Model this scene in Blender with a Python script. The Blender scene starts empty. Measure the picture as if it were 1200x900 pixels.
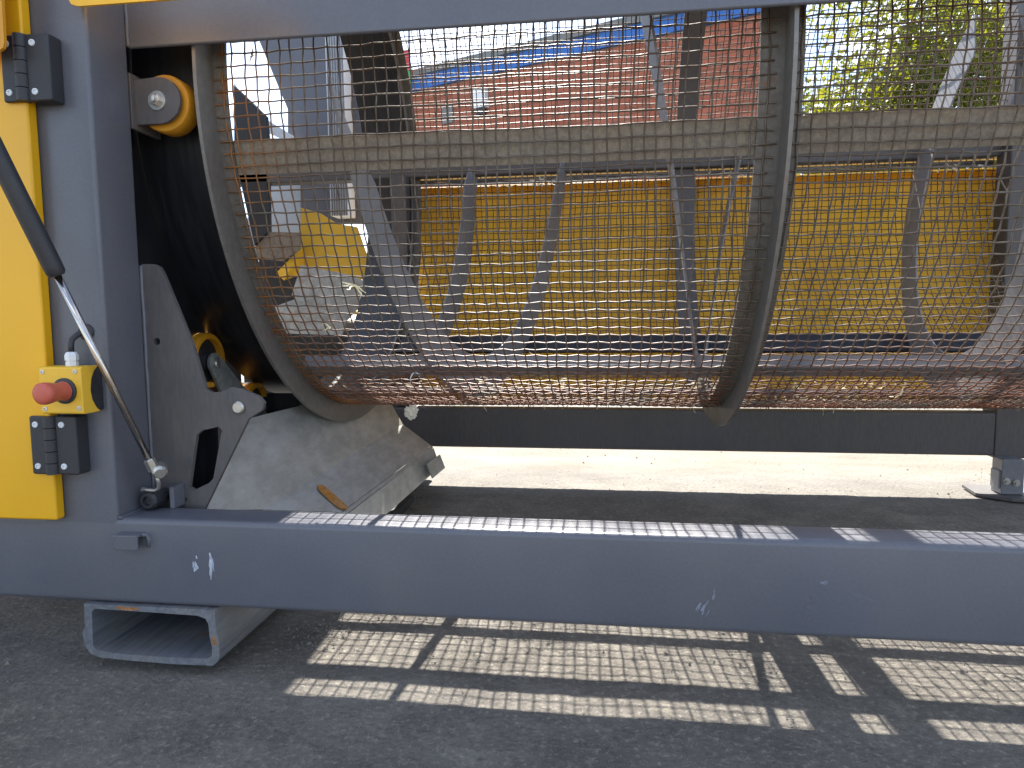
import bpy, bmesh, math, random
import numpy as np
from mathutils import Matrix, Vector, noise
from mathutils.geometry import tessellate_polygon
random.seed(7); rng = np.random.default_rng(7)
S = bpy.context.scene
COL = S.collection
R = math.radians

# ------------------------------------------------------------------ camera
cam = bpy.data.cameras.new('camera'); cam.sensor_width = 36; cam.lens = 24.0
cam.clip_start = .02; cam.clip_end = 600
co = bpy.data.objects.new('camera', cam); COL.objects.link(co); S.camera = co
r_, u_, f_ = (0.991369, 0.130838, -0.008262), (-0.003947, 0.092780, 0.995679), (-0.131039, 0.987053, -0.092495)
co.matrix_world = Matrix(((r_[0], u_[0], -f_[0], 0), (r_[1], u_[1], -f_[1], 0), (r_[2], u_[2], -f_[2], .55), (0, 0, 0, 1)))

# ------------------------------------------------------------------ world, sun, exposure
W = bpy.data.worlds.new('World'); S.world = W; W.use_nodes = True
SUN = Vector((-.083, .669, .743)).normalized()
nt = W.node_tree; nt.nodes.clear()
out = nt.nodes.new('ShaderNodeOutputWorld'); bg = nt.nodes.new('ShaderNodeBackground')
sky = nt.nodes.new('ShaderNodeTexSky'); sky.sky_type = 'NISHITA'; sky.sun_disc = False
sky.sun_elevation = math.asin(SUN.z); sky.sun_rotation = math.atan2(SUN.x, SUN.y)
sky.dust_density = .6; sky.ozone_density = 1.5
tc = nt.nodes.new('ShaderNodeTexCoord'); mp = nt.nodes.new('ShaderNodeMapping'); mp.inputs['Scale'].default_value = (1, 1, 2.4)
nz = nt.nodes.new('ShaderNodeTexNoise'); nz.inputs['Scale'].default_value = 3.0; nz.inputs['Detail'].default_value = 7
cr = nt.nodes.new('ShaderNodeValToRGB'); cr.color_ramp.elements[0].position = .50; cr.color_ramp.elements[1].position = .66
mix = nt.nodes.new('ShaderNodeMix'); mix.data_type = 'RGBA'; mix.inputs['B'].default_value = (8.5, 8.8, 9.6, 1)
L = nt.links.new
L(tc.outputs['Generated'], mp.inputs[0]); L(mp.outputs[0], nz.inputs['Vector']); L(nz.outputs['Fac'], cr.inputs[0])
L(cr.outputs[0], mix.inputs['Factor']); L(sky.outputs[0], mix.inputs['A']); L(mix.outputs['Result'], bg.inputs[0]); L(bg.outputs[0], out.inputs[0])
bg.inputs[1].default_value = .07
sl = bpy.data.lights.new('sun', 'SUN'); sl.energy = 4.0; sl.angle = R(.53); sl.color = (1, .955, .88)
so = bpy.data.objects.new('sun', sl); COL.objects.link(so); so.location = (0, 4, 8)
so.rotation_euler = SUN.to_track_quat('Z', 'Y').to_euler()
S.view_settings.view_transform = 'Standard'; S.view_settings.look = 'None'; S.view_settings.gamma = 1
S.view_settings.exposure = 2.25

# ------------------------------------------------------------------ materials
class NT:
    def __init__(s, name):
        s.m = bpy.data.materials.new(name); s.m.use_nodes = True; s.t = s.m.node_tree; s.t.nodes.clear()
        s.o = s.n('ShaderNodeOutputMaterial'); s.b = s.n('ShaderNodeBsdfPrincipled'); s.l(s.b.outputs[0], s.o.inputs[0])
        s.tc = s.n('ShaderNodeTexCoord').outputs['Object']
    def n(s, k, **kw):
        x = s.t.nodes.new(k)
        for a, v in kw.items(): setattr(x, a, v)
        return x
    def l(s, a, b): s.t.links.new(a, b)
    def noise(s, sc, det=4, rough=.55, scale=(1, 1, 1), dist=0):
        m = s.n('ShaderNodeMapping'); m.inputs['Scale'].default_value = scale; s.l(s.tc, m.inputs[0])
        x = s.n('ShaderNodeTexNoise'); x.inputs['Scale'].default_value = sc; x.inputs['Detail'].default_value = det
        x.inputs['Roughness'].default_value = rough; x.inputs['Distortion'].default_value = dist; s.l(m.outputs[0], x.inputs['Vector']); return x.outputs['Fac']
    def ramp(s, f, a, b, va=0., vb=1.):
        x = s.n('ShaderNodeMapRange'); s.l(f, x.inputs[0]); x.inputs[1].default_value = a; x.inputs[2].default_value = b
        x.inputs[3].default_value = va; x.inputs[4].default_value = vb; return x.outputs[0]
    def mix(s, f, a, b):
        x = s.n('ShaderNodeMix', data_type='RGBA')
        for v, i in ((f, 'Factor'), (a, 'A'), (b, 'B')):
            if isinstance(v, (int, float)): x.inputs[i].default_value = v
            elif isinstance(v, tuple): x.inputs[i].default_value = (*v, 1)
            else: s.l(v, x.inputs[i])
        return x.outputs['Result']
    def mul(s, a, b):
        x = s.n('ShaderNodeMath', operation='MULTIPLY')
        for v, i in ((a, 0), (b, 1)):
            if isinstance(v, (int, float)): x.inputs[i].default_value = v
            else: s.l(v, x.inputs[i])
        return x.outputs[0]
    def col(s, c): 
        if isinstance(c, tuple): s.b.inputs['Base Color'].default_value = (*c, 1)
        else: s.l(c, s.b.inputs['Base Color'])
    def bump(s, h, st=.3, d=.001):
        x = s.n('ShaderNodeBump'); x.inputs['Strength'].default_value = st; x.inputs['Distance'].default_value = d
        s.l(h, x.inputs['Height']); s.l(x.outputs[0], s.b.inputs['Normal'])
    def sep(s):
        x = s.n('ShaderNodeSeparateXYZ'); s.l(s.tc, x.inputs[0]); return x.outputs

def surf(name, c, rough=.45, metal=0., dirt=(.2, .18, .15), damt=.35, dsc=6, grain=(1, 1, 1), gsc=60, gamt=.15, bump=.15, rust=0., spec=.5, scuff=0., streak=0.):
    t = NT(name); a = t.noise(dsc, 6, .6)
    base = t.mix(t.ramp(t.noise(2.2, 3), .3, .7), tuple(x * .9 for x in c), tuple(min(1, x * 1.1) for x in c))
    base = t.mix(t.mul(t.ramp(a, .42, .75), damt), base, dirt)
    g = t.noise(gsc, 5, .65, grain)
    base = t.mix(t.mul(t.ramp(g, .45, .72), gamt), base, tuple(min(1, x * 1.9 + .03) for x in c))
    base = t.mix(t.mul(t.ramp(g, .5, .25), gamt), base, tuple(x * .45 for x in c))
    if streak: base = t.mix(t.mul(t.ramp(t.noise(26, 4, .6, (1, 1, .05)), .5, .75), streak), base, dirt)
    if scuff:
        base = t.mix(t.mul(t.ramp(t.noise(9, 8, .8, (1, 1, 3), 1.5), .66, .74), scuff), base, (.5, .5, .52))
    if rust:
        base = t.mix(t.ramp(t.noise(14, 8, .7), .66 - rust * .3, .74 - rust * .25), base, t.mix(t.noise(90, 3), (.28, .10, .03), (.12, .045, .02)))
    t.col(base); t.b.inputs['Metallic'].default_value = metal; t.b.inputs['Specular IOR Level'].default_value = spec
    t.l(t.ramp(a, .3, .75, rough * .8, min(1, rough * 1.35)), t.b.inputs['Roughness'])
    if bump: t.bump(g, bump, .0006)
    return t.m

GREY = surf('grey_blue_paint', (.100, .104, .124), .34, damt=.25, dirt=(.16, .14, .12), gsc=220, gamt=.10, bump=.22, scuff=.12)
GREYD = surf('dusty_grey_paint', (.080, .073, .074), .5, damt=.55, dirt=(.13, .11, .09), gsc=120, grain=(1, 1, .25), gamt=.18, streak=.4, scuff=.3)
GREYL = surf('flight_grey_paint', (.18, .18, .195), .45, damt=.4, dirt=(.2, .18, .15), gsc=80, gamt=.15, scuff=.4)
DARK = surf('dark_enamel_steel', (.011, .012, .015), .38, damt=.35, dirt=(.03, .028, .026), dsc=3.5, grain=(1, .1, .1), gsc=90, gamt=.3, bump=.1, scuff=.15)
RING = surf('ring_steel', (.175, .16, .145), .45, metal=.3, damt=.4, dirt=(.20, .185, .16), gsc=70, gamt=.2, rust=.05, scuff=.2)
BAND = surf('rusty_band', (.12, .108, .095), .75, damt=.6, dirt=(.15, .115, .075), gsc=110, gamt=.3, rust=.22, bump=.5)
BAR = surf('dusty_bar', (.19, .155, .115), .8, damt=.8, dirt=(.27, .215, .15), dsc=10, gsc=150, gamt=.4, bump=.4, rust=.06)
GALV = surf('galvanised_sheet', (.43, .43, .405), .42, metal=.35, damt=.6, dirt=(.33, .295, .23), dsc=9, grain=(1, .3, .5), gsc=50, gamt=.28, bump=.08, scuff=.25)
GALVD = surf('aged_galvanised_plate', (.24, .25, .24), .5, metal=.3, damt=.4, dirt=(.16, .15, .13), dsc=20, gsc=90, gamt=.35, bump=.2, scuff=.3)
YEL = surf('yellow_paint', (.80, .405, .002), .35, damt=.08, dirt=(.5, .3, .02), gsc=160, gamt=.02, bump=.08)
YELP = surf('dusty_yellow_paint', (.98, .51, .010), .5, damt=.4, dirt=(.90, .52, .09), dsc=3, gsc=70, gamt=.08, streak=.35)
YELB = surf('yellow_plastic', (.80, .46, .03), .45, damt=.25, dirt=(.4, .27, .06), gsc=130, gamt=.05)
ORG = surf('amber_polyurethane', (.62, .27, .012), .45, damt=.55, dirt=(.22, .10, .02), gsc=90, gamt=.12)
RED = surf('faded_red_plastic', (.50, .10, .06), .5, damt=.3, dirt=(.55, .2, .13), gsc=90, gamt=.05)
BLK = surf('black_plastic', (.022, .022, .026), .5, damt=.3, dirt=(.07, .065, .06), gsc=300, gamt=.15, bump=.3)
ZINC = surf('zinc_plated', (.52, .50, .46), .32, metal=.85, damt=.4, dirt=(.3, .27, .22), gsc=90, gamt=.2)
CHR = surf('piston_chrome', (.55, .50, .45), .16, metal=1., damt=.3, dirt=(.3, .24, .2), gsc=60, gamt=.05, bump=0)
WHT = surf('white_plastic', (.72, .74, .76), .4, damt=.2, gsc=90, gamt=.05)
FOAM = surf('pale_foam', (.78, .74, .60), .8, damt=.4, dirt=(.5, .42, .28), gsc=60, gamt=.3, bump=.6)
CREAM = surf('cream_plastic_shred', (.80, .70, .42), .6, damt=.4, dirt=(.6, .45, .18), gsc=60, gamt=.3)
RUBB = surf('worn_light_sheet', (.42, .42, .40), .7, damt=.8, dirt=(.30, .26, .20), dsc=8, gsc=50, gamt=.4, bump=.4, scuff=.3)
STONE = surf('pebble_grey', (.14, .13, .115), .9, damt=.5, dsc=30, gsc=200, gamt=.4)

def m_wire():
    t = NT('rusty_galvanised_wire'); a = t.noise(5, 4, .6); b = t.noise(45, 3, .6)
    c = t.mix(t.ramp(b, .35, .65), (.20, .18, .155), (.11, .085, .06))
    z = t.sep()[2]
    c = t.mix(t.mul(t.ramp(a, .32, .5), t.ramp(z, -.45, .0, .15, .9)), c, t.mix(b, (.11, .058, .026), (.05, .028, .015)))
    low = t.mul(t.ramp(z, -.36, -.6), t.ramp(t.noise(9, 4), .3, .5))
    c = t.mix(low, c, t.mix(b, (.30, .12, .06), (.15, .055, .03)))
    x = t.sep()[0]
    edge = t.mul(t.ramp(x, .16, .03), t.ramp(t.noise(20, 4), .3, .55))
    c = t.mix(edge, c, t.mix(b, (.42, .17, .03), (.16, .06, .02)))
    t.col(c); t.b.inputs['Roughness'].default_value = .5; t.b.inputs['Metallic'].default_value = .15; return t.m
WIRE = m_wire()

def m_ground():
    t = NT('dirty_concrete'); big = t.noise(.9, 5, .6); mid = t.noise(7, 7, .65); fine = t.noise(90, 6, .75); gr = t.noise(330, 3, .6)
    c = t.mix(t.ramp(mid, .35, .7), (.108, .096, .083), (.235, .212, .18))
    c = t.mix(t.ramp(big, .42, .6), c, t.mix(mid, (.075, .064, .055), (.17, .15, .125)))
    c = t.mix(t.mul(t.ramp(fine, .54, .70), .75), c, (.38, .345, .28))
    c = t.mix(t.mul(t.ramp(t.noise(28, 5, .7, (1, 1, 1), .6), .58, .70), .55), c, (.30, .27, .215))
    c = t.mix(t.mul(t.ramp(t.noise(4.5, 6, .7), .60, .72), .5), c, (.055, .045, .038))
    c = t.mix(t.mul(t.ramp(fine, .45, .25), .8), c, (.035, .033, .031))
    c = t.mix(t.mul(t.ramp(gr, .62, .72), .6), c, (.42, .38, .30))
    y = t.sep()[1]
    far = t.mix(t.ramp(t.noise(3.5, 7, .7, (.45, 1, 1)), .35, .68), (.125, .115, .098), (.22, .205, .18))
    far = t.mix(t.mul(t.ramp(fine, .5, .3), .5), far, (.09, .08, .065))
    c = t.mix(t.ramp(y, 2.0, 2.6), c, far)
    v = t.n('ShaderNodeTexVoronoi'); v.inputs['Scale'].default_value = 85; t.l(t.tc, v.inputs['Vector'])
    t.col(c); t.b.inputs['Roughness'].default_value = .9
    h = t.n('ShaderNodeMath', operation='ADD'); t.l(fine, h.inputs[0]); t.l(t.mul(t.ramp(v.outputs['Distance'], 0, .5, 1, 0), .35), h.inputs[1])
    t.bump(h.outputs[0], .9, .006); return t.m
def m_leaf(n, c1, c2):
    t = NT(n); t.col(t.mix(t.ramp(t.noise(1.3, 4), .35, .65), c1, c2)); t.b.inputs['Roughness'].default_value = .5
    tr = t.n('ShaderNodeBsdfTranslucent'); tr.inputs[0].default_value = (c2[0] * 2.2, c2[1] * 2.2, c2[2] * .8, 1)
    mx = t.n('ShaderNodeMixShader'); mx.inputs[0].default_value = .35; t.l(t.b.outputs[0], mx.inputs[1]); t.l(tr.outputs[0], mx.inputs[2]); t.l(mx.outputs[0], t.o.inputs[0]); return t.m
GROUND = m_ground(); MORT = surf('mortar', (.22, .15, .12), .9, gamt=.2)
LEAF = m_leaf('leaf_green', (.055, .075, .012), (.14, .145, .022))
BARK = surf('bark', (.10, .07, .05), .9, gsc=40, gamt=.4)
BLUE = surf('blue_fascia', (.02, .13, .45), .5, damt=.1, gamt=.03)
COPE = surf('grey_coping', (.16, .17, .17), .6)
SIGNR = surf('sign_red', (.55, .02, .04), .5); SIGNG = surf('sign_green', (.03, .35, .10), .5)

# ------------------------------------------------------------------ mesh helpers
def put(name, me, m, parent=None, bevel=0, smooth=False, segs=2):
    o = bpy.data.objects.new(name, me); COL.objects.link(o)
    if m: me.materials.append(m)
    if parent: o.parent = parent; o.location = -Vector(parent_world(parent))
    if smooth or bevel:
        me.shade_smooth() if hasattr(me, 'shade_smooth') else None
    if bevel:
        b = o.modifiers.new('bevel', 'BEVEL'); b.width = bevel; b.segments = segs; b.limit_method = 'ANGLE'; b.angle_limit = R(35); b.harden_normals = True
    return o
def parent_world(p):
    v = Vector(p.location)
    while p.parent: p = p.parent; v += Vector(p.location)
    return v
def thing(name, label, cat, loc, group=None):
    o = bpy.data.objects.new(name, None); COL.objects.link(o); o.location = loc; o['label'] = label; o['category'] = cat
    if group: o['group'] = group
    o.empty_display_size = .05; return o
def tag(o, label, cat, group=None):
    o['label'] = label; o['category'] = cat
    if group: o['group'] = group
    return o
class M:
    """collects vertices and faces in world coordinates"""
    def __init__(s): s.v = []; s.f = []
    def add(s, v, f):
        k = len(s.v); s.v += [tuple(x) for x in v]; s.f += [tuple(i + k for i in q) for q in f]; return s
    def box(s, x0, x1, y0, y1, z0, z1):
        return s.add([(x, y, z) for z in (z0, z1) for y in (y0, y1) for x in (x0, x1)],
                     [(0, 2, 3, 1), (4, 5, 7, 6), (0, 1, 5, 4), (2, 6, 7, 3), (0, 4, 6, 2), (1, 3, 7, 5)])
    def prism(s, pts, a, b, ax='y', holes=()):
        """2-D polygon (plus holes) extruded along an axis"""
        def P(p, t): return (p[0], t, p[1]) if ax == 'y' else ((t, p[0], p[1]) if ax == 'x' else (p[0], p[1], t))
        loops = [list(pts)] + [list(h) for h in holes]
        tri = tessellate_polygon([[Vector((p[0], p[1], 0)) for p in l] for l in loops]); allp = [p for l in loops for p in l]; n = len(allp)
        v = [P(p, a) for p in allp] + [P(p, b) for p in allp]; f = [tuple(t) for t in tri] + [tuple(i + n for i in reversed(t)) for t in tri]; k = 0
        for l in loops:
            m = len(l)
            for i in range(m): j = (i + 1) % m; f.append((k + i, k + j, k + j + n, k + i + n))
            k += m
        return s.add(v, f)
    def tube(s, path, rad, n=12, cap=True):
        path = [Vector(p) for p in path]; rads = rad if isinstance(rad, (list, tuple)) else [rad] * len(path); v = []; f = []
        t0 = (path[1] - path[0]).normalized(); nrm = t0.orthogonal().normalized()
        for i, p in enumerate(path):
            t = (path[min(i + 1, len(path) - 1)] - path[max(i - 1, 0)]).normalized(); nrm = (nrm - t * nrm.dot(t)).normalized(); b = t.cross(nrm)
            for k in range(n): a = 2 * math.pi * k / n; v.append(p + (nrm * math.cos(a) + b * math.sin(a)) * rads[i])
        for i in range(len(path) - 1):
            for k in range(n): f.append((i * n + k, i * n + (k + 1) % n, (i + 1) * n + (k + 1) % n, (i + 1) * n + k))
        if cap: f.append(tuple(range(n))[::-1]); f.append(tuple((len(path) - 1) * n + k for k in range(n)))
        return s.add(v, f)
    def lathe(s, c, axis, prof, n=32):
        """prof: (distance along axis, radius) from centre c; closed ends where radius is 0"""
        ax = Vector(axis).normalized(); e = ax.orthogonal().normalized(); g = ax.cross(e); c = Vector(c); v = []; f = []
        for (d, r) in prof:
            for k in range(n): a = 2 * math.pi * k / n; v.append(c + ax * d + (e * math.cos(a) + g * math.sin(a)) * max(r, 1e-5))
        for i in range(len(prof) - 1):
            for k in range(n): f.append((i * n + k, i * n + (k + 1) % n, (i + 1) * n + (k + 1) % n, (i + 1) * n + k))
        return s.add(v, f)
    def sheet(s, pts, th, flip=1):
        """planar polygon in 3-D with thickness"""
        P = [Vector(p) for p in pts]; n = (P[1] - P[0]).cross(P[2] - P[1]).normalized() * th * flip; m = len(P)
        return s.add(P + [p + n for p in P], [tuple(range(m)), tuple(range(2 * m - 1, m - 1, -1))] + [(i, (i + 1) % m, (i + 1) % m + m, i + m) for i in range(m)])
    def mesh(s, name):
        me = bpy.data.meshes.new(name); me.from_pydata(s.v, [], s.f); bm = bmesh.new(); bm.from_mesh(me); bmesh.ops.recalc_face_normals(bm, faces=bm.faces); bm.to_mesh(me); bm.free(); return me
    def build(s, name, m, parent=None, bevel=0, smooth=False, segs=2):
        return put(name, s.mesh(name), m, parent, bevel, smooth, segs)
def smooth_by_angle(o, a=35):
    me = o.data; me.shade_smooth()
    me.set_sharp_from_angle(angle=R(a)); return o
def rrect(x0, x1, z0, z1, r, n=4):
    out = []
    for cx, cz, a0 in ((x1 - r, z0 + r, -90), (x1 - r, z1 - r, 0), (x0 + r, z1 - r, 90), (x0 + r, z0 + r, 180)):
        for i in range(n + 1): a = R(a0 + 90 * i / n); out.append((cx + r * math.cos(a), cz + r * math.sin(a)))
    return out
def circ(x, z, r, n=20): return [(x + r * math.cos(2 * math.pi * i / n), z + r * math.sin(2 * math.pi * i / n)) for i in range(n)]
def structure(o): o['kind'] = 'structure'; return o

# ------------------------------------------------------------------ ground
def lines(a, b, step, lo, hi):
    l = list(np.arange(a, b + 1e-6, step)); s = step; x = a; left = []
    while x > lo: s *= 1.45; x -= s; left.append(max(x, lo))
    s = step; x = b; right = []
    while x < hi: s *= 1.45; x += s; right.append(min(x, hi))
    return np.array(left[::-1] + l + right)
gx = lines(-1.5, 1.7, .012, -250, 250); gy = lines(.45, 2.9, .012, -250, 300)
X, Y = np.meshgrid(gx, gy); Zg = np.zeros_like(X); near = (np.abs(X) < 3) & (Y < 4) & (Y > -.5)
for i, j in zip(*np.where(near)):
    p = Vector((X[i, j], Y[i, j], 0)); Zg[i, j] = noise.noise(p * 5) * .0016 + noise.noise(p * 22) * .0009 + noise.noise(p * 70) * .0012 - .001
nx, ny = len(gx), len(gy); idx = np.arange(nx * ny).reshape(ny, nx)
fq = np.stack([idx[:-1, :-1], idx[:-1, 1:], idx[1:, 1:], idx[1:, :-1]], -1).reshape(-1, 4)
def np_mesh(name, v, q):
    me = bpy.data.meshes.new(name); k = q.shape[1]; me.vertices.add(len(v)); me.vertices.foreach_set('co', np.asarray(v, np.float32).ravel())
    me.loops.add(q.size); me.loops.foreach_set('vertex_index', q.astype(np.int32).ravel()); me.polygons.add(len(q))
    me.polygons.foreach_set('loop_start', np.arange(0, q.size, k, dtype=np.int32)); me.polygons.foreach_set('loop_total', np.full(len(q), k, np.int32))
    me.update(calc_edges=True); me.shade_smooth(); return me
structure(put('ground', np_mesh('ground', np.stack([X, Y, Zg], -1).reshape(-1, 3), fq), GROUND))
# loose grit
g = M(); 
for i in range(2600):
    if i < 900: x, y = rng.uniform(-1.1, 1.1), rng.uniform(.62, 1.25)
    elif i < 1250: x, y = rng.normal(-.50, .035), rng.normal(1.10, .04)
    else: x, y = rng.uniform(-.6, 1.6), rng.uniform(1.7, 3.4)
    s = float(np.clip(rng.lognormal(-6.75, .5), .0005, .005)); a = rng.uniform(0, 6.28)
    v = []
    for (dx, dy, dz) in ((1, 0, 0), (0, 1, 0), (-1, 0, 0), (0, -1, 0), (0, 0, .8), (0, 0, -.5)):
        k = s * rng.uniform(.7, 1.3); v.append((x + k * (dx * math.cos(a) - dy * math.sin(a)), y + k * (dx * math.sin(a) + dy * math.cos(a)), s * .4 + k * dz))
    g.add(v, [(0, 1, 4), (1, 2, 4), (2, 3, 4), (3, 0, 4), (1, 0, 5), (2, 1, 5), (3, 2, 5), (0, 3, 5)])
o = g.build('grit', STONE); o['kind'] = 'stuff'; o['label'] = 'loose grit and small stones scattered over the concrete'

# ------------------------------------------------------------------ machine frame
FR = thing('machine_frame', 'grey blue painted steel frame of the drum screen, its rails, post and legs', 'frame', (-.81, 1.0, 0))
def rail_prof(y0, y1, z0, z1, r):  # rounded tube profile in y-z
    return rrect(y0, y1, z0, z1, r, 5)
smooth_by_angle(M().prism(rail_prof(.95, 1.022, .111, .2485, .009), -2.2, 1.9, 'x').build('front_rail', GREY, FR), 30)
smooth_by_angle(M().prism(rrect(-.875, -.748, .9493, 1.038, .006, 4), .2405, 1.75, 'z').build('post', GREY, FR), 30)
M().prism([(1.0385, .9875), (1.0405, .9855), (1.0450, .9855), (1.0465, .988), (1.0465, 1.10), (1.12, 1.10), (1.12, 1.108), (1.0385, 1.108)], -.7475, 1.9, 'x').build('top_rail', GREY, FR, bevel=.0012)
M().prism(rrect(2.25, 2.315, .122, .2565, .008, 4), -1.9, 1.195, 'x').build('far_rail', GREYD, FR, smooth=False)
for x0 in (1.197,):
    M().box(x0, x0 + .10, 2.249, 2.33, .115, 1.62).build('far_post', GREYD, FR, bevel=.005)
M().box(-.705, -.652, 2.262, 2.33, .258, 1.036).build('far_post', GREYD, FR, bevel=.005)
M().box(-1.3, 1.9, 2.30, 2.36, 1.034, 1.082).build('far_top_rail', GREYD, FR, bevel=.006)
# weld beads
for (p, q) in (((-.748, 1.0395, .988), (-.748, 1.0395, 1.09)), ((-.748, 1.0395, .645), (-.748, 1.0395, .25)), ((-.745, .951, .2485), (-.745, 1.03, .2485))):
    P = [Vector(p).lerp(Vector(q), i / 24) + Vector((random.uniform(-.0006, .0006), 0, random.uniform(-.0006, .0006))) for i in range(25)]
    M().tube(P, [.0028 + .0006 * (i % 2) for i in range(25)], 8).build('weld_bead', GREY, FR, smooth=True)
# gusset plate with cut-outs
GUS = [(-.747, .647), (-.7255, .6465), (-.716, .642), (-.7095, .630), (-.6645, .5134), (-.651, .462), (-.645, .442), (-.634, .4365), (-.6174, .438), (-.600, .446), (-.585, .4435), (-.553, .430), (-.545, .420), (-.549, .408), (-.5731, .394), (-.662, .234), (-.747, .2345)]
CUT = [(-.684, .277), (-.6665, .365), (-.657, .373), (-.626, .380), (-.6205, .374), (-.640, .293), (-.648, .285), (-.676, .272)]
gp = M().prism(GUS, 1.0400, 1.0480, 'y', [CUT, circ(-.7278, .5206, .006, 14), circ(-.6925, .2495 + .006, .004, 10)]).build('gusset_plate', GREYD, FR)
M().lathe((-.5887, 1.040, .4123), (0, -1, 0), [(0, .0001), (0, .0105), (.004, .0105), (.006, .008), (.006, 0)], 20).build('pivot_pin', ZINC, FR, smooth=False)
M().box(-1.15, -.70, 1.16, 1.172, .118, .40).build('dark_backing', DARK, FR)  # added near-black blocker, hides lit ground behind the gusset cut-out
M().box(-.878, -.70, 1.50, 1.512, .118, .385).build('dark_backing', DARK, FR)  # added near-black plate that darkens the view behind the bogie
M().box(-.87, -.803, 1.08, 1.30, .50, 1.60).build('dark_infill', DARK, FR)  # added black box, fills the bright gap between post and drum
M().box(-.87, -.84, 1.08, 1.50, .118, .50).build('dark_infill', DARK, FR)  # added black strip carrying the dark infill further down
# small bracket and knurled bolt under the strut
M().box(-.743, -.702, .934, .950, .2235, .2275).box(-.743, -.702, .930, .934, .2045, .2275).build('bent_tab', GREY, FR, bevel=.0015)
M().tube([(-.704, .944, .2245), (-.7, .95, .224), (-.697, .951, .215), (-.698, .951, .205)], .004, 8).build('weld_bead', GREY, FR, smooth=True)
b = M().lathe((-.7255, 1.0395, .2655), (0, -1, 0), [(0, .0105), (.020, .0105), (.020, .0155), (.046, .0155), (.050, .012), (.050, .008), (.044, .007), (.044, 0)], 12).build('knurled_bolt', BLK, FR)
M().box(-.7, -.692, 1.01, 1.0398, .2487, .284).build('stop_lug', GREY, FR, bevel=.001)
# fork pocket: hollow tube running back under the frame
outr = [(-.812, .1095), (-.5905, .1095), (-.5895, .075), (-.5865, .066), (-.5855, .040), (-.589, .028), (-.598, .020), (-.66, .0185), (-.73, .0195), (-.790, .022), (-.806, .027), (-.815, .040), (-.818, .062), (-.813, .072)]
inr = [(-.799, .098), (-.793, .102), (-.70, .101), (-.62, .0995), (-.606, .095), (-.602, .086), (-.601, .066), (-.598, .050), (-.599, .036), (-.606, .031), (-.68, .029), (-.76, .0305), (-.795, .034), (-.801, .042)]
fp = M().prism(outr, .9455, 2.3, 'y', [inr]).build('fork_pocket', surf('worn_pocket_paint', (.13, .135, .15), .45, damt=.8, dirt=(.20, .18, .155), dsc=9, grain=(1, .06, 1), gsc=150, gamt=.4, rust=.03, scuff=.6), FR)
smooth_by_angle(fp, 30)
# chipped rusty spots and scratches on the steel
def patch(name, mat, parent, cx, cz, w, h, y, n=11, seed=0, ax='y'):
    rr = random.Random(seed); m = M(); pts = []
    for i in range(n): a = 2 * math.pi * i / n; k = rr.uniform(.6, 1.15); pts.append((cx + w * k * math.cos(a), cz + h * k * math.sin(a)))
    return m.prism(pts, y, y - .0006, ax).build(name, mat, parent)
RUST = surf('bare_rust', (.25, .10, .03), .9, damt=.8, dirt=(.45, .28, .12), dsc=60, gsc=200, gamt=.6, bump=.8)
SCR = surf('scratched_primer', (.42, .46, .54), .6, damt=.6, dirt=(.2, .21, .27), dsc=70, gsc=200, gamt=.4)
patch('rust_chip', RUST, FR, -.738, .1055, .020, .0035, .9453, seed=2); patch('rust_chip', RUST, FR, -.5935, .060, .0045, .0085, .9453, seed=3)
def strokes(cx, cz, n, ln, w, sl, mat, seed):
    rr = random.Random(seed); m = M()
    for i in range(n):
        x = cx + rr.gauss(0, w); z = cz + rr.gauss(0, ln * .4); l = ln * rr.uniform(.2, .6); t = rr.uniform(.0004, .0013); k = sl + rr.gauss(0, .12)
        p = [(x - t, z - l), (x + t * .3, z - l * 1.1), (x + k * l + t * 1.2, z), (x + 2 * k * l + t * .4, z + l), (x + 2 * k * l - t, z + l * .9), (x + k * l - t, z + l * .1)]
        m.prism(p, .94995 - i * .00003, .9492 - i * .00003, 'y')
    m.build('paint_scratch', mat, FR)
SCR2 = surf('faint_scuff', (.20, .215, .26), .6, damt=.6, dirt=(.14, .15, .19), dsc=60, gsc=160, gamt=.4)
strokes(-.5955, .174, 16, .020, .0022, .12, SCR, 4); strokes(-.6205, .176, 12, .008, .0018, .0, SCR, 5); strokes(-.6185, .191, 4, .002, .0015, .3, SCR, 6)
strokes(.137, .148, 12, .010, .0065, .5, SCR2, 7); strokes(.155, .162, 4, .010, .001, .1, SCR2, 8); strokes(.30, .19, 3, .006, .003, .4, SCR2, 9)
# leg with foot plate
lg = M().box(1.199, 1.262, 2.205, 2.262, .013, .121).build('leg', GREYL, FR, bevel=.003)
M().prism([(1.135, 2.22), (1.15, 2.205), (1.205, 2.155), (1.33, 2.15), (1.34, 2.33), (1.15, 2.33)], .004, .0125, 'z').build('foot_plate', GREYD, lg)
for (x, z) in ((1.211, .055), (1.238, .050)):
    M().lathe((x, 2.205, z), (0, -1, 0), [(0, .011), (.006, .011), (.006, .006), (.011, .006), (.011, 0)], 6).build('bolt', ZINC, lg)
M().box(1.193, 1.199, 2.21, 2.255, .03, .085).build('leg_gusset', GREYL, lg, bevel=.001)
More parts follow.
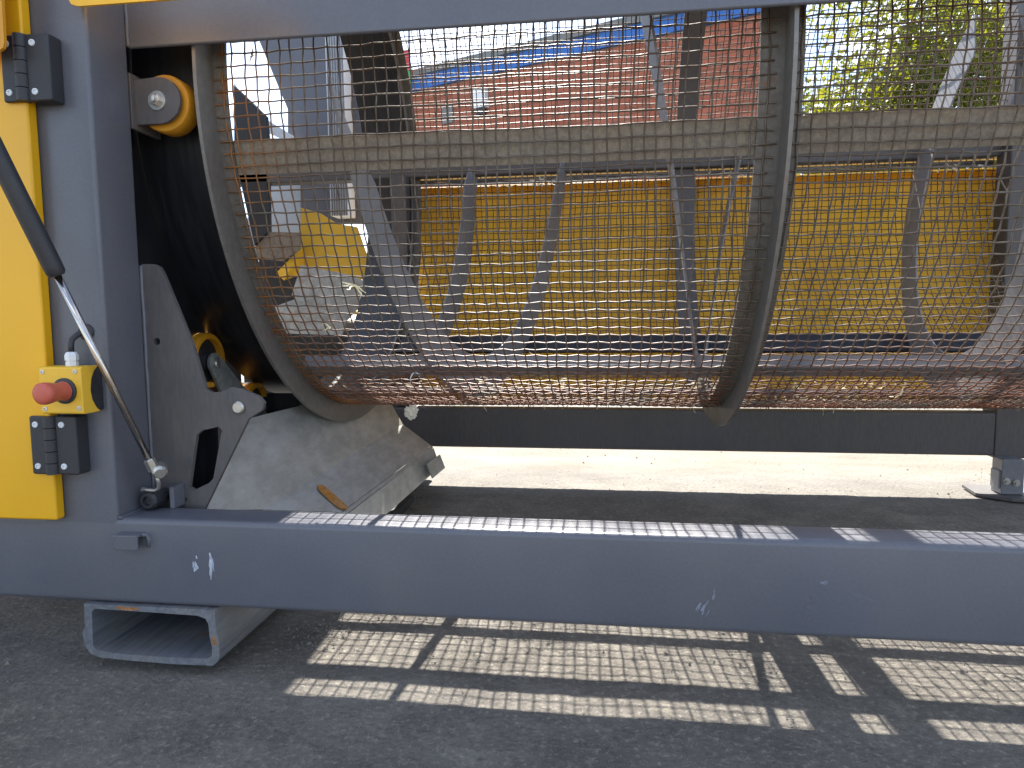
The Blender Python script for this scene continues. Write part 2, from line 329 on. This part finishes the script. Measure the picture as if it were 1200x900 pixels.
# yellow far side panel
M().box(-.648, 1.28, 2.392, 2.400, .262, 1.005).box(-.648, 1.28, 2.340, 2.392, 1.002, 1.008).build('side_panel', YELP, FR, bevel=.002)
M().box(-1.3, -.648 - .01, 2.392, 2.400, .262, .55).build('side_panel', GREYD, FR, bevel=.002)
M().box(-2.2, -.88, 1.5, 1.51, .118, 1.6).build('side_panel', GREYD, FR)  # added unseen sun blocker, keeps the ground left of the pocket dark
M().box(1.3, 1.9, 2.392, 2.400, .262, 1.005).build('side_panel', YELP, FR, bevel=.002)
for z in (1.016, 1.026): M().tube([(-.64, 2.335, z), (1.19, 2.335, z)], .0045, 8).build('conduit', GREYL, FR, smooth=True)

# ------------------------------------------------------------------ yellow door with hinges
DR = thing('access_door', 'yellow sheet steel door at the left edge, hinged on the grey post', 'door', (-.85, .94, .2476))
M().box(-1.6, -.8352, .930, .9488, .2476, 1.55).build('door_panel', YEL, DR, bevel=.004, segs=3)
def hinge(z0, z1, xl, xk0, xk1, xr):
    k = (xk0 + xk1) / 2
    a = M().box(xl, xk0 + .001, .9225, .9298, z0, z1).build('hinge_leaf', BLK, DR, bevel=.003)
    b = M().box(xk1 - .001, xr, .9235, .9490, z0, z1).build('hinge_leaf', BLK, DR, bevel=.003)
    h = (z1 - z0) / 5
    for i in range(5): M().lathe((k, .9255, z0 + i * h + .0006), (0, 0, 1), [(0, 0), (0, .0098), (h - .0012, .0098), (h - .0012, 0)], 20).build('hinge_knuckle', BLK, DR)
    for x, p, y in ((xl + .011, a, .9225), (xk1 + .011, b, .9235)):
        for z in (z0 + .013, z1 - .013):
            M().lathe((x, y, z), (0, -1, 0), [(0, .0048), (.0016, .0044), (.0018, .0026), (.0002, .0022), (.0002, 0)], 16).build('screw', WHT, p)
hinge(.8725, .9665, -.866, -.8435, -.8255, -.789); hinge(.3218, .4118, -.8640, -.8395, -.8210, -.7865)

# ------------------------------------------------------------------ raised hood and its gas strut
HD = thing('raised_hood', 'yellow hood edge above the post, lifted up on its gas strut', 'hood', (-.75, .93, 1.0))
M().prism([(-.757, 1.014), (-.752, 1.004), (-.742, 1.0005), (-.50, 1.0), (-.50, 1.045), (-.757, 1.045)], .9275, .9315, 'y').build('hood_panel', YEL, HD)
M().prism([(-.95, 1.3), (-.95, .94), (-.843, .9335), (-.836, .937), (-.8335, .944), (-.826, 1.3)], .896, .901, 'y').build('hood_arm', surf('orange_yellow_paint', (.62, .27, .003), .4, damt=.1, gamt=.02), HD)
GS = thing('gas_strut', 'black gas strut with bare chrome rod slanting across the grey post', 'gas strut', (-.708, .985, .30))
A = Vector((-.704, .975, .331)); B = Vector((-.7665, .885, .6195)); D = B - A
Cc = B + D * 1.35
M().tube([A, B + D * .02], .0052, 20).build('rod', CHR, GS, smooth=True)
cy = M(); dn = D.normalized(); cy.tube([B - dn * .001, B, B + dn * .004, B + dn * .012, Cc], [.0075, .0105, .0125, .0130, .0130], 28)
smooth_by_angle(cy.build('cylinder', BLK, GS), 40)
M().tube([A - dn * .012, A - dn * .002, A + dn * .006, A + dn * .008], [.0085, .0085, .0085, .006], 6).build('end_fitting', ZINC, GS)
M().lathe((-.697, .985, .318), (.6, -.8, -.3), [(-.012, 0), (-.012, .010), (-.004, .0115), (.008, .0115), (.013, .008), (.013, 0)], 14).build('ball_joint', ZINC, GS)
M().tube([(-.7035, .985, .312), (-.7035, .99, .297), (-.705, .992, .287), (-.712, .992, .283), (-.725, .992, .2835), (-.733, .992, .285), (-.735, .992, .281)], .0032, 8).build('safety_clip', ZINC, GS, smooth=True)

# ------------------------------------------------------------------ emergency stop
ES = thing('emergency_stop', 'yellow emergency stop box with faded red mushroom button on the post', 'emergency stop', (-.79, .95, .45))
x0, x1, z0, z1 = -.8245, -.7555, .4180, .4880
yb = [(.905, z0), (.905, z1)]
side = [(.904, z0 + .002), (.906, z0), (.940, z0), (.931, z0 + .008), (.924, z0 + .020), (.9215, z0 + .035), (.924, z0 + .050), (.931, z0 + .062), (.940, z1), (.906, z1), (.904, z1 - .002)]
M().prism(side, x0, x1, 'x').build('housing', YELB, ES, bevel=.002)
M().box(x0 + .002, x1 - .0025, .910, .9489, z0 + .002, z1 - .002).build('base', BLK, ES, bevel=.001)
M().lathe((x1 - .0026, .938, .452), (1, 0, 0), [(0, .010), (.001, .010), (.001, .006), (.0004, .006), (.0004, 0)], 20).build('knockout', BLK, ES)
bt = M().lathe((-.783, .905, .4525), (0, -1, 0), [(0, .0155), (.004, .0155), (.005, .0135), (.014, .013), (.022, .0135), (.030, .0150), (.038, .0160), (.043, .0155), (.0455, .0125), (.0465, .007), (.0468, 0)], 36).build('push_button', RED, ES); smooth_by_angle(bt, 50)
M().lathe((-.783, .9045, .4525), (0, -1, 0), [(0, .0190), (.003, .0190), (.004, .0165), (.0042, .0130)], 36).build('button_collar', BLK, ES)
for (x, z) in ((-.818, .4805), (-.765, .4810), (-.762, .4270), (-.8175, .4255)):
    M().lathe((x, .9040, z), (0, -1, 0), [(0, .0038), (.0008, .0036), (.0009, .0018), (.0001, .0016), (.0001, 0)], 14).build('screw', ZINC, ES)
M().lathe((-.789, .928, .488), (0, 0, 1), [(0, 0), (0, .0085), (.006, .0085), (.0062, .0075), (.008, .0075), (.0082, .0092), (.016, .0092), (.020, .007), (.021, .0045)], 6).build('cable_gland', WHT, ES)
M().tube([(-.789, .928, .507), (-.789, .928, .518), (-.7885, .930, .527), (-.784, .938, .535), (-.780, .947, .538), (-.778, .955, .538)], .0042, 12).build('cable', BLK, ES, smooth=True)
M().lathe((-.779, .9492, .538), (0, -1, 0), [(0, .0125), (.002, .0125), (.0035, .010), (.003, .006), (.0005, .005)], 24).build('grommet', BLK, ES, smooth=True)

# ------------------------------------------------------------------ rollers
def wheel(parent, c, ax, r, w, col=ORG, q=.62):
    s = M().lathe(c, ax, [(0, q * r), (0, .96 * r), (.003, r), (w - .003, r), (w, .96 * r), (w, q * r), (0, q * r)], 44).build('tyre', col, parent); smooth_by_angle(s, 40)
    M().lathe(c, ax, [(.002, 0), (.002, .30 * r), (.012, .34 * r), (.012, (q + .01) * r), (w - .012, (q + .01) * r), (w - .012, .34 * r), (w - .002, .30 * r), (w - .002, 0)], 36).build('hub', BLK, parent)
TR = thing('thrust_roller', 'amber thrust roller on a rounded grey bracket beside the drum flange', 'roller', (-.709, 1.04, .906))
wheel(TR, (-.7075, 1.062, .906), (0, 1, 0), .0455, .034)
pl = [(-.755, .9400), (-.708, .9430)] + [(-.7065 + .036 * math.cos(R(a)), .9066 + .036 * math.sin(R(a))) for a in range(85, -90, -12)] + [(-.708, .8700), (-.755, .8700)]
M().prism(pl, 1.049, 1.056, 'y').build('bracket_plate', GREYD, TR, bevel=.0008)
M().box(-.755, -.7475, 1.0385, 1.110, .862, .948).build('bracket_base', GREYD, TR, bevel=.001)
M().lathe((-.7095, 1.049, .906), (0, -1, 0), [(0, .0155), (.0022, .0150), (.0022, 0)], 28).build('washer', ZINC, TR)
M().lathe((-.7095, 1.0468, .906), (0, -1, 0), [(0, .0095), (.007, .0095), (.008, .0085), (.008, 0)], 6).build('bolt', ZINC, TR)
M().lathe((-.7095, 1.0388, .906), (0, -1, 0), [(0, .0055), (.005, .0055), (.0055, 0)], 16).build('bolt', ZINC, TR)
BG = thing('support_roller_bogie', 'pair of amber support rollers on galvanised rocker arm under the drum', 'roller', (-.77, 1.36, .40))
wheel(BG, (-.779, 1.277, .475), (-1, 0, 0), .0555, .05, q=.80); wheel(BG, (-.779, 1.46, .3585), (-1, 0, 0), .0555, .05, q=.80)
arm = [(1.281 + .0205 * math.cos(R(t)), .470 + .0205 * math.sin(R(t))) for t in range(225, 40, -20)] + [(1.40, .400), (1.475, .372), (1.482, .352), (1.47, .338), (1.40, .330), (1.31, .385), (1.290, .420)]
M().prism(arm, -.777, -.770, 'x').build('rocker_arm', GALVD, BG, bevel=.0008)
for (y, z) in ((1.281, .470), (1.46, .3585)): M().lathe((-.770, y, z), (1, 0, 0), [(0, .010), (.004, .010), (.006, .007), (.006, 0)], 20).build('axle_end', ZINC, BG)
M().lathe((-.79, 1.37, .375), (1, 0, 0), [(0, 0), (0, .014), (.06, .014), (.06, 0)], 20).build('pivot_shaft', DARK, BG, smooth=False)

# ------------------------------------------------------------------ discharge chute
CH = thing('discharge_chute', 'folded galvanised steel chute under the drum, stained with orange streaks', 'chute', (-.6, 1.5, .11))
m = M(); th = .003
Bc = (-.7091, 1.293, .3571); Ac = (-.6605, 1.047, .237); Gc = (-.6309, 1.1822, .2008); Dc = (-.5965, 1.98, .2415); C1 = (-.6321, 1.98, .3061); C0 = (-.661, 1.98, .3585)
M().sheet([Ac, Gc, Dc, C1, C0, Bc], th, -1).build('upper_sheet', GALV, CH)
E0 = (-.5448, 1.3499, .1507); E1 = (-.5107, 1.98, .1777)
M().sheet([Gc, E0, E1, Dc], th, -1).build('lower_sheet', GALV, CH)
def off(p, x, z): return (p[0] + x, p[1], p[2] + z)
M().sheet([off(E0, 0, -.002), off(E0, .006, -.008), off(E1, .006, -.008), off(E1, 0, -.002)], .002, 1).build('lip_edge', GALV, CH)
M().sheet([off(E0, .006, -.009), off(E0, .024, -.066), off(E1, .024, -.066), off(E1, .006, -.009)], .003, 1).build('lip', GALV, CH)
M().sheet([(-.489, 1.84, .150), (-.474, 1.84, .110), (-.468, 1.965, .112), (-.483, 1.965, .152)], .004, 1).build('lip_bracket', GALV, CH)
M().box(-.66, -.56, 1.35, 1.95, .01, .03).build('runner', DARK, CH)
ST = surf('orange_stain', (.40, .15, .012), .75, damt=.8, dirt=(.36, .30, .20), dsc=45, gsc=120, gamt=.5)
sp = [(-.6082, 1.3694, .1995), (-.6046, 1.3834, .198), (-.5952, 1.3882, .1914), (-.5493, 1.3814, .1567), (-.5387, 1.373, .1481), (-.549, 1.3512, .1539), (-.5635, 1.3508, .1647), (-.597, 1.3561, .1901)]
cx = [sum(p[i] for p in sp) / 8 for i in range(3)]; nrm_ = (Vector(Dc) - Vector(Gc)).cross(Vector(E1) - Vector(Gc)).normalized(); nrm_ *= 1 if nrm_.z > 0 else -1
sm = []
for i in range(8):   # rounded outline
    a_, b_, c_ = Vector(sp[i - 1]), Vector(sp[i]), Vector(sp[(i + 1) % 8])
    sm += [b_.lerp(a_, .25), b_ * .75 + (a_ + c_) * .125, b_.lerp(c_, .25)]
M().sheet([p + nrm_ * .0034 for p in sm], .0004, 1).build('orange_stain', ST, CH)

# ------------------------------------------------------------------ rotating screen drum
YC, ZC, RM = 1.717, .962, .62; X1, X2, X3 = -.645, .268, 1.62
DRM = thing('screen_drum', 'large rotating drum of rusty woven wire mesh between steel rings', 'drum', (X1, YC, ZC))
def shell(name, mat, xa, xb, ra, rb, n=256, parent=DRM):
    o = M().lathe((0, YC, ZC), (1, 0, 0), [(xa, ra), (xb, ra), (xb, rb), (xa, rb), (xa, ra)], n).build(name, mat, parent); return smooth_by_angle(o, 40)
shell('inlet_shell', DARK, -.80, X1 - .002, .600, .592)
shell('guide_ring', RING, X1 - .002, X1 + .004, .667, .592)
shell('guide_ring', RING, X2 - .001, X2 + .005, .667, .612)
shell('guide_ring', RING, X3 - .003, X3 + .007, .667, .60)
shell('mesh_band', BAND, X1 + .004, X1 + .026, .6175, .6125); shell('mesh_band', BAND, X2 - .036, X2 - .001, .6175, .6125)
shell('mesh_band', BAND, X2 + .005, X2 + .028, .6175, .6125); shell('mesh_band', BAND, X3 - .05, X3 - .003, .6175, .6125)
shell('band_lining', GREYD, X2 - .035, X2 + .027, .6122, .6095)
def polar(x, a, r): return (x, YC + r * math.cos(R(a)), ZC + r * math.sin(R(a)))
for a, w in ((192.6, 5.2), (237.6, 3.4), (249.4, 2.6), (307, 7.2), (12.4, 4.6), (132.5, 4.6)):
    p = [polar(0, a - w / 2, .6115), polar(0, a + w / 2, .6115), polar(0, a + w / 2, .6055), polar(0, a - w / 2, .6055)]
    M().prism([(q[1], q[2]) for q in p], X1 + .007, X3 - .004, 'x').build('drum_bar', BAR if a < 200 else (DARK if a == 307 else GREYL), DRM, bevel=.0008)
for a_ in (237.6,):
    ra = R(a_); e = Vector((0, -math.sin(ra), math.cos(ra))) * .002
    p = [Vector(polar(0, a_, .6045)) + e, Vector(polar(0, a_, .6045)) - e, Vector(polar(0, a_, .576)) - e, Vector(polar(0, a_, .576)) + e]
    M().prism([(q.y, q.z) for q in p], X1 + .007, X3 - .004, 'x').build('drum_bar', GREYL, DRM)
def flight(a0, a1, xf, ri=.5, ro=.6052, th=.004, mat=None, lean=0, tap=2.5):
    n = int((a1 - a0) / 2.5); v = []; f = []
    for i in range(n + 1):
        a = a0 + (a1 - a0) * i / n; x = xf(a); k = min(1, i / tap, (n - i) / 2.5); r = ro - (ro - ri) * max(k, .08)
        dl = lean * min(1, max(0, (a - 290) / 40)); v += [polar(x, a, r), polar(x + dl, a, ro), polar(x + dl + th, a, ro), polar(x + th, a, r)]
        if i:
            b = (i - 1) * 4; c = i * 4
            for j in range(4): f.append((b + j, b + (j + 1) % 4, c + (j + 1) % 4, c + j))
    f += [(0, 1, 2, 3), (n * 4 + 3, n * 4 + 2, n * 4 + 1, n * 4)]
    o = M().add(v, f).build('spiral_flight', mat or GREYL, DRM); return smooth_by_angle(o, 35)
flight(181, 371, lambda a: -.43 + (a - 192) * .001636, lean=.022, tap=7)
flight(286, 370, lambda a: -.505 + (a - 300) * .00085, .52, lean=.026)
flight(150, 378, lambda a: .10 + (a - 192) * .00180, .515)
flight(150, 405, lambda a: .68 + (a - 192) * .00162)

# woven wire
def tubes(P, F1, F2, rad, sides, closed):
    """P (k,n,3) centre lines, F1/F2 frame vectors of the same shape -> verts, quads"""
    k, n, _ = P.shape; a = np.arange(sides) * 2 * np.pi / sides
    V = P[:, :, None, :] + rad * (np.cos(a)[None, None, :, None] * F1[:, :, None, :] + np.sin(a)[None, None, :, None] * F2[:, :, None, :])
    I = np.arange(k * n * sides).reshape(k, n, sides)
    nx_ = np.roll(I, -1, axis=1) if closed else I[:, 1:]; cur = I if closed else I[:, :-1]
    Q = np.stack([cur, np.roll(cur, -1, 2), np.roll(nx_, -1, 2), nx_], -1).reshape(-1, 4)
    return V.reshape(-1, 3), Q
NL = 195; WR = .00145; AMP = .0015
def screen(xa, xb, seed):
    r = np.random.default_rng(seed); nh = int(round((xb - xa) / .02)); xs = xa + (np.arange(nh) + .5) * (xb - xa) / nh; xs = xs + r.normal(0, .0009, nh)
    # hoops
    t = np.arange(NL * 2) / 2; th = 2 * np.pi * t / NL; k = np.arange(nh)[:, None]
    ph = r.uniform(0, 6.28, (nh, 4))
    rad = RM + AMP * np.cos(np.pi * (t[None] + k)) + .0015 * np.sin(7 * th[None] + 1.3 * np.sin(k * .13 + 1))
    sway = lambda th_, k_: .0030 * np.sin(5 * th_ + .11 * k_ + seed) + .0018 * np.sin(13 * th_ - .2 * k_)
    x = xs[:, None] + sway(th[None], k) + .0006 * np.sin(31 * th[None] + ph[:, :1]) + .0006 * np.sin(57 * th[None] + ph[:, 1:2])
    P = np.stack([x, YC + rad * np.cos(th), ZC + rad * np.sin(th)], -1)
    F1 = np.broadcast_to(np.stack([np.zeros_like(th), np.cos(th), np.sin(th)], -1), P.shape); F2 = np.zeros_like(P); F2[..., 0] = 1
    v1, q1 = tubes(P, F1, F2, WR, 5, True)
    # long wires
    n = nh * 2 + 3; t = (np.arange(n) - 2) / 2; xx = xa + (t + .5) * (xb - xa) / nh; kk = np.arange(NL)[:, None]; jt = r.normal(0, .0011, (NL, 1)); ph = r.uniform(0, 6.28, (NL, 4))
    end = r.uniform(-.006, .006, (NL, 2)); xx = np.broadcast_to(xx, (NL, n)).copy(); xx[:, 0] = xa - .004 + end[:, 0]; xx[:, -1] = xb + .004 + end[:, 1]; xx[:, 1] = np.maximum(xx[:, 1], xx[:, 0] + .002); xx[:, -2] = np.minimum(xx[:, -2], xx[:, -1] - .002)
    th = 2 * np.pi * kk / NL + jt + (.0022 * np.sin(9 * xx + .2 * kk) + .0009 * np.sin(37 * xx + ph[:, :1]) + .0006 * np.sin(83 * xx + ph[:, 1:2]))
    xx = xx + sway(2 * np.pi * kk / NL, np.clip(t[None], 0, nh))
    rad = RM - AMP * np.cos(np.pi * (t[None] + kk)) + .0015 * np.sin(7 * th + 1.3 * np.sin(t[None] * .13 + 1))
    P = np.stack([xx, YC + rad * np.cos(th), ZC + rad * np.sin(th)], -1)
    F1 = np.stack([0 * th, np.cos(th), np.sin(th)], -1); F2 = np.stack([0 * th, -np.sin(th), np.cos(th)], -1)
    v2, q2 = tubes(P, F1, F2, WR, 5, False)
    V = np.vstack([v1, v2]) - np.array([X1, YC, ZC]); Q = np.vstack([q1, q2 + len(v1)])
    me = np_mesh('wire_mesh', V, Q); o = bpy.data.objects.new('wire_mesh', me); COL.objects.link(o); me.materials.append(WIRE); o.parent = DRM; o['kind'] = 'stuff'
screen(X1 + .010, X2 - .012, 3); screen(X2 + .012, X3 - .012, 4)

# ------------------------------------------------------------------ scraps caught in the drum
def shred(c, n, ln, w, rr):
    m = M(); c = Vector(c)
    for i in range(n):
        d = Vector((rr.gauss(0, 1), rr.gauss(0, .4), rr.gauss(0, 1) - .3)).normalized(); s = d.orthogonal().normalized(); p = c.copy(); P = []
        k = 4; wd = w * rr.uniform(.5, 1.2)
        for j in range(k + 1):
            P.append(p.copy()); d = (d + Vector((rr.uniform(-.6, .6), rr.uniform(-.4, .4), rr.uniform(-.6, .5)))).normalized(); p += d * ln / k * rr.uniform(.6, 1.3)
        v = [q + s * wd * (1 - .6 * j / k) * sg + Vector((0, .0006 * sg2, 0)) for j, q in enumerate(P) for sg, sg2 in ((-1, 0), (1, 0), (1, 1), (-1, 1))]
        f = [(0, 1, 2, 3), (4 * k + 3, 4 * k + 2, 4 * k + 1, 4 * k)]
        for j in range(k): f += [(4 * j + a, 4 * j + (a + 1) % 4, 4 * j + 4 + (a + 1) % 4, 4 * j + 4 + a) for a in range(4)]
        m.add(v, f)
    return m
rr = random.Random(5)
def on_mesh(px, pz):  # z of near mesh surface depth
    return YC - math.sqrt(RM ** 2 - (pz - ZC) ** 2) - .003
def scrap(x, z, y, mat, label, n, ln, w):
    o = shred((x, y, z), n, ln, w, rr).build('plastic_scrap', mat); tag(o, label, 'scrap', 'plastic scraps caught in the drum mesh')
scrap(-.4445, .616, 1.195, CREAM, 'frayed cream plastic shred caught in the wire mesh, the largest of them', 6, .026, .0022)
scrap(-.457, .568, 1.24, YELB, 'small bright yellow chip caught in the mesh below the frayed shred', 3, .010, .003)
scrap(-.518, .540, 1.255, CREAM, 'cream curled shred low in the mesh near the left ring', 4, .015, .002)
scrap(-.388, .445, 1.38, WHT, 'thin white sliver lying in the mesh above the chute', 2, .022, .0018)
scrap(-.578, .990, 1.110, CREAM, 'tan shred hanging in the mesh high up beside the left ring', 4, .014, .0025)
# foam chunk hanging below the mesh
bm = bmesh.new(); bmesh.ops.create_icosphere(bm, subdivisions=4, radius=.016)
for v in bm.verts: v.co *= 1 + .55 * noise.noise(v.co * 110) + .35 * noise.noise(v.co * 260); v.co.y *= .7
me = bpy.data.meshes.new('foam_scrap'); bm.to_mesh(me); bm.free()
o = put('foam_scrap', me, FOAM); o.location = (-.464, 1.62, .329); tag(o, 'pale lump of foam hanging under the drum beside the chute', 'foam')
# shredded litter lying in the bottom of the drum
m = M()
for i in range(260):
    x = rr.choice((rr.uniform(-.45, .2), rr.uniform(.25, 1.3), rr.gauss(.20, .03), rr.gauss(.55, .06), rr.gauss(1.05, .06), rr.gauss(-.18, .07))); a = rr.gauss(262, 8); q = polar(x, a, .606)
    s = shred(q, 1, rr.uniform(.01, .04), rr.uniform(.001, .0045), rr); m.add(s.v, s.f)
for i in range(160):
    x = rr.choice((rr.gauss(-.18, .12), rr.gauss(-.18, .12), rr.gauss(.21, .02), rr.gauss(.5, .05), rr.gauss(.98, .05))); a = rr.gauss(246, 2.5); q = polar(x, a, .603); s = shred(q, 1, rr.uniform(.006, .018), rr.uniform(.002, .006), rr); m.add(s.v, s.f)
o = m.build('shredded_litter', CREAM); o['kind'] = 'stuff'; o['label'] = 'shredded pale litter lying along the bottom of the drum'
m = M()
for i in range(1500):
    x = rr.uniform(-.58, 1.45); a = rr.gauss(262, 8); q = polar(x, a, .609); s = shred(q, 1, rr.uniform(.008, .03), rr.uniform(.001, .003), rr); m.add(s.v, s.f)
o = m.build('shredded_litter', surf('brown_fibre', (.16, .09, .055), .9, damt=.6), None); o['kind'] = 'stuff'; o['label'] = 'brown fibres and crumbs caught along the drum bottom'
# pale splash of filler on far rail
m = M()
for i in range(90):
    x = rr.choice((rr.gauss(-.20, .025), rr.gauss(.42, .05), rr.gauss(1.03, .05))); q = (x, rr.uniform(2.30, 2.345), 1.083 if rr.random() < .4 else 1.012); s = shred(q, 1, .02, .004, rr); m.add(s.v, s.f)
o = m.build('shredded_litter', FOAM); o['kind'] = 'stuff'; o['label'] = 'white shreds lying on the far top rail'

# ------------------------------------------------------------------ feed hopper seen through the open drum end
HP = thing('feed_hopper', 'grey and yellow feed hopper plates seen through the open drum end', 'hopper', (-1.05, 2.4, .3))
def pp(name, mat, pts, y, th=.02, bev=.002): return M().prism(pts, y, y + th, 'y').build(name, mat, HP, bevel=bev)
pp('sky_gap_backing', surf('sky_gap_tone', (.42, .46, .50), .6, gamt=.05), [(-1.52, .80), (-1.165, .80), (-1.165, 1.16), (-1.30, 1.16)], 2.63, .01)  # added backing, pale tone of the sky gap put into its colour
pp('side_plate', GREY, [(-1.357, 1.725), (-1.215, 1.374), (-1.220, 1.239), (-1.172, 1.140), (-1.180, .937), (-.857, .928), (-.836, 1.692)], 2.6)
M().box(-1.022, -.952, 2.52, 2.598, .95, 1.7).build('corrugated_post', WHT, HP, bevel=.002)
for i in range(7): M().box(-1.016 + i * .0095, -1.012 + i * .0095, 2.515, 2.52, .95, 1.7).build('rib', GREYL, HP)
pp('chute_panel', YELB, [(-1.083, .819), (-1.077, .961), (-1.004, .938), (-.942, .900), (-.869, .887), (-.805, .693), (-1.086, .734)], 2.38, .012)
M().sheet([(-1.139, 2.30, .721), (-1.111, 2.30, .697), (-1.074, 2.378, .726), (-1.071, 2.378, .823)], .008).build('chute_panel', YELP, HP)
pp('lip_plate', RUBB, [(-1.100, .649), (-1.061, .753), (-.883, .715), (-.810, .684), (-.818, .631), (-.898, .554), (-1.085, .628)], 2.33, .006)
pp('lip_plate', RUBB, [(-1.153, .604), (-1.066, .632), (-.882, .560), (-.900, .504), (-1.119, .511)], 2.29, .006)
pp('deflector', BAR, [(-1.220, .817), (-1.167, .869), (-1.045, .863), (-1.053, .804), (-1.118, .765), (-1.213, .775)], 2.31, .006)
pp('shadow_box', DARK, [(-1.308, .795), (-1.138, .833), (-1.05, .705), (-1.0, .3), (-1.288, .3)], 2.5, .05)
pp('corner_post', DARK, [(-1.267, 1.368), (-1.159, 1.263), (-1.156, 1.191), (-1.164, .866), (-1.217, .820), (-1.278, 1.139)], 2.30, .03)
pp('edge_strip', WHT, [(-1.358, 1.391), (-1.263, 1.265), (-1.123, 1.198), (-1.122, 1.228), (-1.268, 1.320), (-1.349, 1.433)], 2.45, .02)
M().tube([(-.80, 2.47, .68), (-.80, 2.47, .98), (-.80, 2.47, 1.01)], [.032, .034, .02], 24).build('roller_end', GREYL, HP, smooth=True)
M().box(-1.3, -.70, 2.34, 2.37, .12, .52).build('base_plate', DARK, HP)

# ------------------------------------------------------------------ background
BW = thing('brick_building', 'long red brick building with blue fascia under a grey roof edge', 'building', (2.2, 9, 0))
def wallpt(s, off=0): return Vector((2.2 - .919 * s - .394 * off * -1, 9 + .394 * s + .919 * off, 0))
BW.rotation_euler.z = math.atan2(.394, -.919)
def bpart(name, mat, s0, s1, d0, d1, z0, z1):
    # local x runs along the wall, local y points towards the viewer
    me = M().box(s0, s1, d0, d1, z0, z1).mesh(name); o = bpy.data.objects.new(name, me); COL.objects.link(o); me.materials.append(mat); o.parent = BW; return o
bpart('wall', MORT, 0, 6.5, -.3, 0, 0, 4.29)
def m_brk():
    t = NT('red_brick'); oi = t.n('ShaderNodeObjectInfo'); g = t.n('ShaderNodeNewGeometry')
    rnd = t.n('ShaderNodeMath', operation='ADD'); t.l(oi.outputs['Random'], rnd.inputs[0]); t.l(g.outputs['Random Per Island'], rnd.inputs[1])
    fr = t.n('ShaderNodeMath', operation='FRACT'); t.l(rnd.outputs[0], fr.inputs[0])
    c = t.mix(fr.outputs[0], (.31, .085, .044), (.42, .135, .078)); t.col(t.mix(t.mul(t.ramp(t.noise(12, 5), .4, .7), .4), c, (.33, .12, .08))); t.b.inputs['Roughness'].default_value = .9; return t.m
BRK = m_brk(); bme = M().box(0, .215, .0005, .008, 0, .065).mesh('brick'); bme.materials.append(BRK)
cells = []
for r in range(29):
    z = 4.205 - r * .077
    for k in range(29):
        x = .005 + k * .2275 + (.11 if r % 2 else 0)
        if x + .215 < 6.5: cells.append((x, z))
cells.sort(key=lambda c: c[0] * .6 + (4.3 - c[1]))
for (x, z) in cells[:300]:
    o = bpy.data.objects.new('brick', bme); COL.objects.link(o); o.parent = BW; o.location = (x, 0, z)
m = M()
for (x, z) in cells[300:]: m.box(x, x + .215, .0005, .008, z, z + .065)
me = m.mesh('brickwork'); me.materials.append(BRK); o = bpy.data.objects.new('brickwork', me); COL.objects.link(o); o.parent = BW; o['kind'] = 'stuff'
bpart('fascia', BLUE, -.02, 6.5, -.3, .05, 4.292, 4.50)
bpart('coping', COPE, -.06, 6.55, -.35, .10, 4.502, 4.60)
bpart('lamp', WHT, 4.28, 4.50, .002, .12, 3.80, 4.08); bpart('lamp', BLK, 4.33, 4.46, .002, .10, 3.70, 3.798); bpart('vent', COPE, 4.95, 5.15, .002, .04, 3.68, 3.95)
sg = thing('signal_board', 'small red and green board on a pole left of the brick building', 'sign', (-3.18, 11.05, 0))
M().box(-3.30, -3.07, 11.04, 11.06, 4.55, 4.86).build('red_panel', SIGNR, sg); M().box(-3.30, -3.07, 11.04, 11.06, 4.22, 4.548).build('green_panel', SIGNG, sg)
M().tube([(-3.18, 11.09, 0), (-3.18, 11.09, 4.80)], .03, 10).build('pole', COPE, sg, smooth=True)

def tree(x, y, h, cr, seed, label, cz, n=5200):
    r = random.Random(seed); t = thing('leafy_tree', label, 'tree', (x, y, 0), 'trees behind the machine'); m = M()
    m.tube([(x, y, 0), (x + .1, y, h * .25), (x - .05, y + .1, h * .5), (x + .05, y, h * .9)], [.16, .13, .09, .03], 12)
    tips = []
    for i in range(16):
        a = r.uniform(0, 6.28); z = r.uniform(.3, .8) * h; q = Vector((x + math.cos(a) * cr * r.uniform(.5, .95), y + math.sin(a) * cr * r.uniform(.5, .95), z + r.uniform(.3, 1.1)))
        s = Vector((x, y, z - .4)); md = s.lerp(q, .5) + Vector((0, 0, .15)); m.tube([s, md, q], [.05, .03, .01], 6); tips += [q, md]
    m.build('trunk', BARK, t, smooth=True)
    v = []; cl = [(Vector((x + r.gauss(0, .45) * cr, y + r.gauss(0, .45) * cr, cz + r.gauss(0, .42) * h * .5)), r.uniform(.25, .6)) for _ in range(46)] + [(p, .4) for p in tips]
    f = []
    for i in range(n):
        c, s = r.choice(cl); p = c + Vector((r.gauss(0, s), r.gauss(0, s), r.gauss(0, s * .8))); l = r.uniform(.045, .085)
        d = Vector((r.gauss(0, 1), r.gauss(0, 1), r.gauss(0, .6))).normalized(); e = d.orthogonal().normalized(); e.rotate(Matrix.Rotation(r.uniform(0, 6.28), 3, d)); b = len(v)
        v += [p - d * l, p + e * l * .42, p + d * l, p - e * l * .42]; f.append((b, b + 1, b + 2, b + 3))
    M().add(v, f)
    me = bpy.data.meshes.new('crown'); me.from_pydata(v, [], f); put('crown', me, LEAF, t)
tree(4.25, 11.0, 5.0, 1.5, 1, 'bright green leafy tree right of the brick wall, nearest of the trees', 3.3, 26000)
tree(7.3, 12.5, 6.6, 1.8, 2, 'taller bright tree at the right behind the nearest tree', 4.0, 22000)
